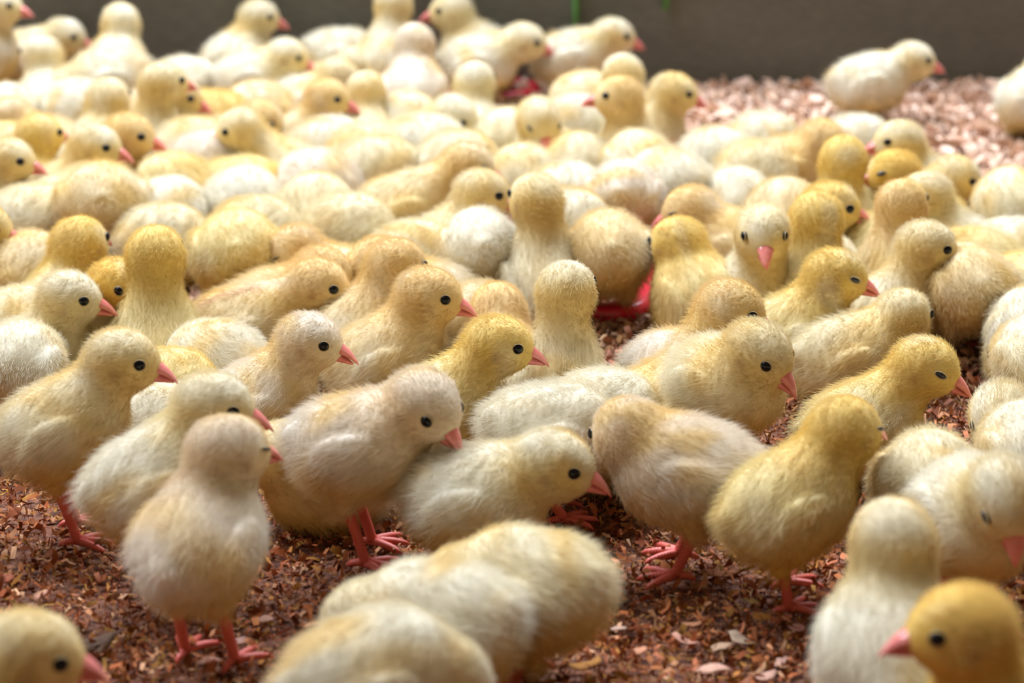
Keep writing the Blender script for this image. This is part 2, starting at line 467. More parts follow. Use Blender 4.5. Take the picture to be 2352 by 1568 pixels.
class ChickShape:
    def __init__(s, pose, head_yaw, head_pitch, head_roll=0, **kw):
        bz, bp, hx, hz, st = POSES[pose]
        s.bz = kw.get('bz', bz); s.bp = kw.get('bp', bp); s.hx = kw.get('hx', hx); s.hz = kw.get('hz', hz)
        s.hy = kw.get('hy', 0.0); s.stand = st; s.fat = kw.get('fat', 1.0)
        s.stride = kw.get('stride', 0.0); s.tall = pose in 'TV'; s.ball = pose == 'B'
        s.wing = kw.get('wing', 0.0); s.stripe = kw.get('stripe', 0); s.dirt = kw.get('dirt', ())
        s.Rb = ry(-R_(s.bp)); s.c = np.array([0, 0, s.bz])
        s.Rh = rz(R_(head_yaw)) @ ry(R_(head_pitch)) @ rx(R_(head_roll))
        yawed = min(abs(head_yaw), 120) / 120
        s.h = np.array([s.hx - .010 * yawed, s.hy + .008 * math.sin(R_(head_yaw)), s.hz])
        s.hock = []; s.foot = []
        for k, sg in enumerate((1, -1)):
            d = s.stride * (1 if k == 0 else -1)
            s.hock.append(np.array([-.007 + d * .4, sg * .0135, max(.015, s.bz - .030)]))
            s.foot.append(np.array([.003 + d, sg * .0145, .0042]))
    def b(s, x, y, z): return s.c + s.Rb @ np.array([x, y, z])
    def field(s, P):
        I = s.Rb; w = s.fat
        f = sd_ell(P, s.c, I, np.array([.0315, .0275 * w, .0272]))
        f = smin(f, sd_ell(P, s.b(.014, 0, -.003), I, np.array([.0235, .0245 * w, .0250])), .010)
        f = smin(f, sd_ell(P, s.b(-.015, 0, -.002), I, np.array([.0215, .0240 * w, .0232])), .010)
        f = smin(f, sd_cone(P, s.b(-.026, 0, .005), s.b(-.0365, 0, .007), .0120, .0055), .010)
        if s.ball: f = smin(f, sd_ell(P, s.b(-.004, 0, .004), I, np.array([.0300, .0285 * w, .0275])), .010)
        nr = .0172 if s.tall else .0180
        f = smin(f, sd_cone(P, s.b(.014, 0, .006), s.h + s.Rh @ np.array([-.004, 0, -.003]), nr + .0025, .0150), .011)
        h = sd_ell(P, s.h, s.Rh, np.array([.0200, .0176, .0174]))
        h = smin(h, sd_ell(P, s.h + s.Rh @ np.array([.0118, 0, -.0044]), s.Rh, np.array([.0100, .0096, .0086])), .007)
        h = smin(h, sd_ell(P, s.h + s.Rh @ np.array([.0015, 0, -.0065]), s.Rh, np.array([.0140, .0160, .0105])), .007)
        f = smin(f, h, .0075)
        for sg in (1, -1):
            wr = s.Rb @ rz(R_(sg * (4 + 14 * s.wing))) @ ry(R_(-14)) @ rx(R_(-sg * 10))
            wf = sd_ell(P, s.b(-.006, sg * (.0240 + .003 * s.wing) * w, .0015), wr, np.array([.0205, .0066, .0140]))
            f = smin(f, wf, .0026)
            if s.stand:
                k = 0 if sg == 1 else 1
                f = smin(f, sd_cone(P, s.b(-.002, sg * .012, -.012), s.hock[k] + np.array([0, 0, -.002]), .0145, .0056), .008)
        if not s.stand:
            f = smin(f, sd_ell(P, np.array([-.001, 0, .019]), np.eye(3), np.array([.033, .0300 * w, .0185])), .010)
            f = np.maximum(f, .0015 - P[..., 2])
        return f
    def grad(s, P, e=.0006):
        g = np.stack([s.field(P + np.eye(3)[i] * e) - s.field(P - np.eye(3)[i] * e) for i in range(3)], -1)
        return g / (np.linalg.norm(g, axis=-1, keepdims=True) + 1e-9)
    def march(s, o, d, far=.04):
        d = d / np.linalg.norm(d); ts = np.linspace(0, far, 200)
        f = s.field(o + ts[:, None] * d)
        out = np.where(f > 0)[0]
        return o + d * (ts[out[0]] if len(out) else far)

def surface_net(shape, h):
    lo = np.array([-.054, -.045, -.004]); hi = np.array([.076, .045, max(shape.bz + .044, shape.hz + .030)])
    if not shape.stand: lo[2] = -.004
    n = np.ceil((hi - lo) / h).astype(int) + 1
    ax = [lo[i] + np.arange(n[i]) * h for i in range(3)]
    G = np.stack(np.meshgrid(*ax, indexing='ij'), -1)
    F = shape.field(G.reshape(-1, 3)).reshape(n)
    inside = F < 0
    c = n - 1
    acc = np.zeros((*c, 3)); cnt = np.zeros(tuple(c))
    offs = [(i, j, k) for i in (0, 1) for j in (0, 1) for k in (0, 1)]
    def S(A, o): return A[o[0]:o[0] + c[0], o[1]:o[1] + c[1], o[2]:o[2] + c[2]]
    for a in offs:
        for axis in range(3):
            if a[axis]: continue
            b = list(a); b[axis] = 1
            fa, fb = S(F, a), S(F, b)
            m = (fa < 0) != (fb < 0)
            t = np.where(m, fa / np.where(m, fa - fb, 1), 0)
            p = np.zeros((*c, 3)); p[:] = np.array(a, float); p[..., axis] += t
            acc += p * m[..., None]; cnt += m
    act = cnt > 0
    idx = -np.ones(tuple(c), int); idx[act] = np.arange(act.sum())
    ijk = np.argwhere(act)
    V = lo + (ijk + acc[act] / cnt[act][:, None]) * h
    faces = []
    for axis in range(3):
        sl0 = [slice(None)] * 3; sl1 = [slice(None)] * 3
        sl0[axis] = slice(0, n[axis] - 1); sl1[axis] = slice(1, n[axis])
        m = inside[tuple(sl0)] != inside[tuple(sl1)]
        e = np.argwhere(m)
        u, v = [(1, 2), (2, 0), (0, 1)][axis]
        e = e[(e[:, u] > 0) & (e[:, v] > 0) & (e[:, u] < c[u]) & (e[:, v] < c[v])]
        du = np.zeros(3, int); dv = np.zeros(3, int); du[u] = 1; dv[v] = 1
        q = np.stack([idx[tuple((e - du - dv).T)], idx[tuple((e - dv).T)], idx[tuple(e.T)], idx[tuple((e - du).T)]], 1)
        flip = ~inside[tuple(e.T)]
        q[flip] = q[flip][:, ::-1]
        faces.append(q)
    Fq = np.concatenate(faces); Fq = Fq[(Fq >= 0).all(1)]
    for _ in range(2):
        V = V - (shape.field(V)[:, None] * shape.grad(V)) * .7
    return V, Fq

def nz3(P, f, seed):
    r = np.random.default_rng(seed)
    out = np.zeros(len(P))
    for i in range(5):
        k = r.normal(0, 1, 3) * f; out += np.sin(P @ k + r.uniform(0, 6.28))
    return out / 5 * 1.4

TINTS = {   # back, head and neck, underside: down colour, its gold partly standing in for shade
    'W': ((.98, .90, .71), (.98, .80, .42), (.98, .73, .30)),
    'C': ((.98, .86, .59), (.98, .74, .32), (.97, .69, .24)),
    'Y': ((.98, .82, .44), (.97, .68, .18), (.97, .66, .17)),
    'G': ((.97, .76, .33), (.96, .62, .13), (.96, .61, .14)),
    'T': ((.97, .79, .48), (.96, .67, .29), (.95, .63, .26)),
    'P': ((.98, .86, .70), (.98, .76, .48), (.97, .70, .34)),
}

def tint_of(shape, P, code, seed):
    b, hn, un = [np.array(c) for c in TINTS[code]]
    dh = np.linalg.norm(P - shape.h, axis=1)
    wh = np.clip((.044 - dh) / .026, 0, 1)[:, None]
    q = (P - shape.c) @ shape.Rb
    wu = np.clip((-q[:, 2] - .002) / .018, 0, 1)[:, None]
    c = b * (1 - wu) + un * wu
    crown = np.clip(((P - shape.h) @ shape.Rh)[:, 2:3] / .010, 0, 1) * (.75 if code in 'WCP' else .35)  # paler crown: the bright overhead light is put into the down colour
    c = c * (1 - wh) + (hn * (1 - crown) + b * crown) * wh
    n = nz3(P, 95, seed)[:, None]
    gold = np.array([.94, .68, .26])
    w = np.clip(n * .95 - .10, 0, .65)
    c = c * (1 - w) + gold * w
    w = np.clip(-n * .5 - .1, 0, .4)
    c = c * (1 - w) + np.array([.97, .94, .84]) * w
    qh = (P - shape.h) @ shape.Rh                                   # small bare ear mark behind the eye
    ear = np.exp(-(((qh[:, 0] + .0005) / .0024) ** 2 + ((qh[:, 2] + .0030) / .0030) ** 2)) * (abs(qh[:, 1]) > .008) * .55
    c = c * (1 - ear[:, None]) + np.array([.58, .33, .20]) * ear[:, None]
    for dx, dy, dz, dr in shape.dirt:                               # specks of dirt in the down
        sp = np.exp(-((q - np.array([dx, dy, dz])) ** 2).sum(1) / dr ** 2) * .8
        c = c * (1 - sp[:, None]) + np.array([.38, .22, .07]) * sp[:, None]
    if shape.stripe:                                                # reddish stripe along the back
        st = np.exp(-((q[:, 1] + .007) / .004) ** 2) * np.clip(q[:, 2] / .01, 0, 1) * (q[:, 0] < .012) * .6
        c = c * (1 - st[:, None]) + np.array([.60, .30, .17]) * st[:, None]
    return c

def grow_down(shape, V, Fq, code, seed, count, rad, npts):
    r = np.random.default_rng(seed)
    T = np.concatenate([Fq[:, [0, 1, 2]], Fq[:, [0, 2, 3]]])
    A, B, Cc = V[T[:, 0]], V[T[:, 1]], V[T[:, 2]]
    cr = np.cross(B - A, Cc - A); ar = np.linalg.norm(cr, axis=1)
    cen = (A + B + Cc) / 3
    dens = 1 + .9 * np.clip((.030 - np.linalg.norm(cen - shape.h, axis=1)) / .01, 0, 1)   # finer on the head
    pr = ar * dens; pr /= pr.sum()
    t = r.choice(len(T), count, p=pr)
    u = r.uniform(0, 1, (count, 2)); fl = u.sum(1) > 1; u[fl] = 1 - u[fl]
    P = A[t] + u[:, :1] * (B - A)[t] + u[:, 1:] * (Cc - A)[t]
    de = np.min([np.linalg.norm(P - e, axis=1) for e in shape.eyes], axis=0)
    hb = (P - shape.beak) @ shape.Rh
    db = np.sqrt(hb[:, 1] ** 2 + (hb[:, 2] * 1.0) ** 2) + np.where(hb[:, 0] < -.004, .05, 0)
    Nv = shape.grad(V)
    n0 = Nv[T[t, 0]] * (1 - u.sum(1))[:, None] + Nv[T[t, 1]] * u[:, :1] + Nv[T[t, 2]] * u[:, 1:]
    n0 /= np.linalg.norm(n0, axis=1, keepdims=True) + 1e-9
    keep = (de > .0035) & (db > .0040) & (P[:, 2] > .0025)
    P = P[keep]; de = de[keep]; hb = hb[keep]
    m = len(P)
    n = n0[keep]
    dh = np.linalg.norm(P - shape.h, axis=1)
    wh = np.clip((.038 - dh) / .016, 0, 1)
    fb = shape.Rb @ np.array([-1, 0, -.28]); fh = shape.Rh @ np.array([-1, 0, -.25])
    flow = fb * (1 - wh[:, None]) + fh * wh[:, None]
    fn = np.stack([nz3(P, 210, seed + i) for i in range(3)], 1)
    fn2 = np.stack([nz3(P, 520, seed + 7 + i) for i in range(3)], 1)
    d = n * .62 + flow * .62 + fn * .28 + fn2 * .12 + r.normal(0, .17, (m, 3))
    low = np.clip((n * d).sum(1), None, .22) - .22
    d -= n * low[:, None]
    d /= np.linalg.norm(d, axis=1, keepdims=True)
    L = (.0072 * (1 - wh) + .0044 * wh) * r.uniform(.55, 1.25, m)
    face = np.clip(np.minimum((de - .003) / .007, (np.linalg.norm(hb, axis=1) - .002) / .016), 0, 1)
    L *= .28 + .72 * face
    L *= np.where(r.uniform(0, 1, m) < .06, 1.35, 1.0)
    bend = (flow * .5 - n * .18 + np.array([0, 0, -.15])) + r.normal(0, .20, (m, 3))
    ts = np.linspace(0, 1, npts)
    X = P[:, None, :] - n[:, None, :] * .0004 + L[:, None, None] * (d[:, None, :] * ts[None, :, None] + bend[:, None, :] * (.38 * ts ** 2)[None, :, None])
    X[..., 2] = np.maximum(X[..., 2], .001)
    rr = rad * np.interp(ts, [0, .5, 1], [1.0, .8, .22])
    cv = bpy.data.hair_curves.new('down')
    cv.add_curves([npts] * m)
    cv.attributes['position'].data.foreach_set('vector', X.astype(np.float32).ravel())
    ra = cv.attributes.get('radius') or cv.attributes.new('radius', 'FLOAT', 'POINT')
    ra.data.foreach_set('value', np.tile(rr, m).astype(np.float32))
    ca = cv.attributes.new('tint', 'FLOAT_COLOR', 'CURVE')
    c4 = np.ones((m, 4), np.float32)
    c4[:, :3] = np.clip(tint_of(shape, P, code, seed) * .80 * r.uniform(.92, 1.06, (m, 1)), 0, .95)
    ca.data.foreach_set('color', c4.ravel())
    cv.materials.append(M_DOWN)
    return bpy.data.objects.new('down', cv)

# ---- shared small meshes
def tube_mesh(name, pts, rads, mat, seg=8):
    V, F = [], []
    pts = [np.array(p, float) for p in pts]
    for i, p in enumerate(pts):
        t = pts[min(i + 1, len(pts) - 1)] - pts[max(i - 1, 0)]; t /= np.linalg.norm(t)
        a = np.cross(t, [0, 1, 0.03]); a /= np.linalg.norm(a); b = np.cross(t, a)
        for k in range(seg):
            w = 2 * math.pi * k / seg
            V.append(p + rads[i] * (a * math.cos(w) + b * math.sin(w)))
    for i in range(len(pts) - 1):
        for k in range(seg):
            F.append((i * seg + k, i * seg + (k + 1) % seg, (i + 1) * seg + (k + 1) % seg, (i + 1) * seg + k))
    F.append(tuple(range(seg))[::-1]); F.append(tuple((len(pts) - 1) * seg + k for k in range(seg)))
    me = bpy.data.meshes.new(name); me.from_pydata([tuple(v) for v in V], [], F)
    me.polygons.foreach_set('use_smooth', [True] * len(F)); me.materials.append(mat); me.update()
    return me

def loft_mesh(name, rings, mat):
    V, F = [], []; n = len(rings[0])
    for r in rings: V += [tuple(p) for p in r]
    for i in range(len(rings) - 1):
        for k in range(n):
            F.append((i * n + k, i * n + (k + 1) % n, (i + 1) * n + (k + 1) % n, (i + 1) * n + k))
    F.append(tuple(range(n))[::-1]); F.append(tuple((len(rings) - 1) * n + k for k in range(n)))
    me = bpy.data.meshes.new(name); me.from_pydata(V, [], F)
    me.polygons.foreach_set('use_smooth', [True] * len(F)); me.materials.append(mat); me.update()
    return me

def beak_meshes():
    up, lo = [], []
    for t in np.linspace(0, 1, 10):
        x = -.003 + .0138 * t
        w = .0056 * (1 - t) ** .72 + .00035
        top = .0062 * (1 - t) ** .8 + .0012 * t * (1 - t) * 2 - .0036 * t ** 2
        bot = -.0008 - .0034 * t ** 2.2
        zc = (top + bot) / 2; hh = max((top - bot) / 2, .0004)
        up.append([(x, w * math.cos(a) * (1 - .25 * max(0, math.sin(a))), zc + hh * (math.sin(a) if math.sin(a) > 0 else .8 * math.sin(a))) for a in np.linspace(0, 2 * math.pi, 12, endpoint=False)])
    for t in np.linspace(0, 1, 7):
        x = -.003 + .0112 * t
        w = .0050 * (1 - t) ** .7 + .0003; top = .0 - .0024 * t ** 2; bot = -.0052 + .0016 * t
        zc = (top + bot) / 2; hh = max((top - bot) / 2, .0003)
        lo.append([(x, w * math.cos(a), zc + hh * math.sin(a)) for a in np.linspace(0, 2 * math.pi, 10, endpoint=False)])
    return loft_mesh('beak', up, M_BEAK), loft_mesh('lower_beak', lo, M_BEAK)
ME_BEAK, ME_LOWER = beak_meshes()

def ball_mesh(name, r, mat, ns=14, nr=9):
    rings = []
    for i in range(nr):
        th = math.pi * (i + .02 * (nr - 1 - 2 * i) / (nr - 1)) / (nr - 1)
        rings.append([(r[0] * math.sin(th) * math.cos(a), -r[1] * math.cos(th), r[2] * math.sin(th) * math.sin(a)) for a in np.linspace(0, 2 * math.pi, ns, endpoint=False)])
    return loft_mesh(name, rings, mat)
ME_EYE = ball_mesh('eye', (.0035, .0024, .0032), M_EYE)
ME_LID = ball_mesh('eyelid', (.0040, .0022, .0033), M_LID)
ME_SLIT = ball_mesh('eye', (.0036, .0022, .0008), M_SLIT, 12, 7)
ME_HALF = ball_mesh('eye', (.0038, .0023, .0018), M_HALF, 14, 7)

def lid_ring(name, R1, R2, rt, mat):
    V, F = [], []; n, k = 22, 6
    for i in range(n):
        a = 2 * math.pi * i / n
        for j in range(k):
            b = 2 * math.pi * j / k
            V.append(((R1 + rt * math.cos(b)) * math.cos(a), rt * math.sin(b), (R2 + rt * math.cos(b)) * math.sin(a)))
    for i in range(n):
        for j in range(k):
            F.append((i * k + j, ((i + 1) % n) * k + j, ((i + 1) % n) * k + (j + 1) % k, i * k + (j + 1) % k))
    me = bpy.data.meshes.new(name); me.from_pydata(V, [], F)
    me.polygons.foreach_set('use_smooth', [True] * len(F)); me.materials.append(mat); me.update()
    return me
ME_RING = lid_ring('eyelid', .0036, .0033, .00030, M_LID)
ME_RING_H = lid_ring('eyelid', .0040, .0020, .00045, M_LID)
ME_RING_C = lid_ring('eyelid', .0038, .0011, .00045, M_LID)

def toe_mesh(L):
    pts = [(0, 0, .0005), (L * .3, 0, .0008), (L * .6, 0, .0002), (L * .88, 0, -.0010), (L, 0, -.0022)]
    return tube_mesh('toe', pts, [.0026, .0023, .0021, .0016, .0004], M_LEG, 7)
ME_TOE = toe_mesh(.0215); ME_TOE_BACK = toe_mesh(.0105)

def obj_at(name, data, parent, loc, R=None):
    o = bpy.data.objects.new(name, data); link(o, parent)
    M = Matrix.Identity(4)
    if R is not None:
        for i in range(3):
            for j in range(3): M[i][j] = R[i][j]
    M.translation = Vector(loc)
    o.matrix_local = M
    return o

FUR = True
def build_chick(shape, origin, yaw, scale, code, eye, label, seed, gape=0.0):
    root = bpy.data.objects.new('chick', None); root.empty_display_size = .02
    link(root)
    root.location = origin; root.rotation_euler = (0, 0, R_(yaw)); root.scale = (scale,) * 3
    tag(root, label, 'chick', 'yellow chicks crowding the pen')
    s = px_per_m(origin) * scale
    V, Fq = surface_net(shape, .0029 if s > 3600 else .0038)
    # landmarks on the head
    shape.eyes = []
    for sg in (1, -1):
        o0 = shape.h + shape.Rh @ np.array([.0098, 0, .0012])
        d = shape.Rh @ np.array([.16, sg, .10])
        shape.eyes.append(shape.march(o0, d))
    shape.beak = shape.march(shape.h, shape.Rh @ np.array([1, 0, -.27]))
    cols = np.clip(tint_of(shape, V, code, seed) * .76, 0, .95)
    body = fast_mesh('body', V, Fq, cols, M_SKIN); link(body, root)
    if FUR:
        near = min(1.0, (s / 4300.0))
        cnt = int(20000 * near ** 1.7)
        dn = grow_down(shape, V, Fq, code, seed, cnt, .000072 / near ** 1.0, 4 if s > 3300 else 3)
        link(dn, root)
    # beak
    bk = obj_at('beak', ME_BEAK, root, shape.beak - shape.Rh @ np.array([.0008, 0, 0]), shape.Rh @ ry(R_(8)) * 1.15)
    obj_at('lower_beak', ME_LOWER, bk, (0, 0, -.0001 - .0003 * gape), ry(R_(gape * 16)))
    # eyes
    for k, sg in enumerate((1, -1)):
        p = shape.eyes[k]
        nrm = shape.Rh @ np.array([.30, sg, .10]); nrm /= np.linalg.norm(nrm)
        up = shape.Rh @ np.array([0, 0, 1]); xx = np.cross(nrm, up); xx /= np.linalg.norm(xx); up = np.cross(xx, nrm)
        Re = np.stack([xx, nrm, up], 1)
        tilt = ry(R_(0))
        if eye == 'o':
            e = obj_at('eye', ME_EYE, root, p - nrm * .0002, Re)
            if s > 2600: obj_at('eyelid', ME_RING, e, (0, .0007, 0))
        else:
            e = obj_at('eye', ME_SLIT if eye == 'c' else ME_HALF, root, p - nrm * .0002, Re @ ry(R_(sg * 16)))
            obj_at('eyelid', ME_RING_C if eye == 'c' else ME_RING_H, e, (0, .0010, 0))
    # legs
    if shape.stand:
        for k, sg in enumerate((1, -1)):
            hk, ft = shape.hock[k], shape.foot[k]
            mid = hk * .5 + ft * .5 + np.array([.0006, 0, 0])
            leg = obj_at('leg', tube_mesh('leg', [hk + np.array([.001, 0, .004]), hk, mid, ft + np.array([0, 0, .002]), ft], [.0034, .0036, .0030, .0030, .0031], M_LEG, 9), root, (0, 0, 0))
            for a in (0, 36, -36, 180):
                obj_at('toe', ME_TOE_BACK if a == 180 else ME_TOE, leg, ft + np.array([0, 0, -.0008]), rz(R_(a + sg * 6)))
    return root

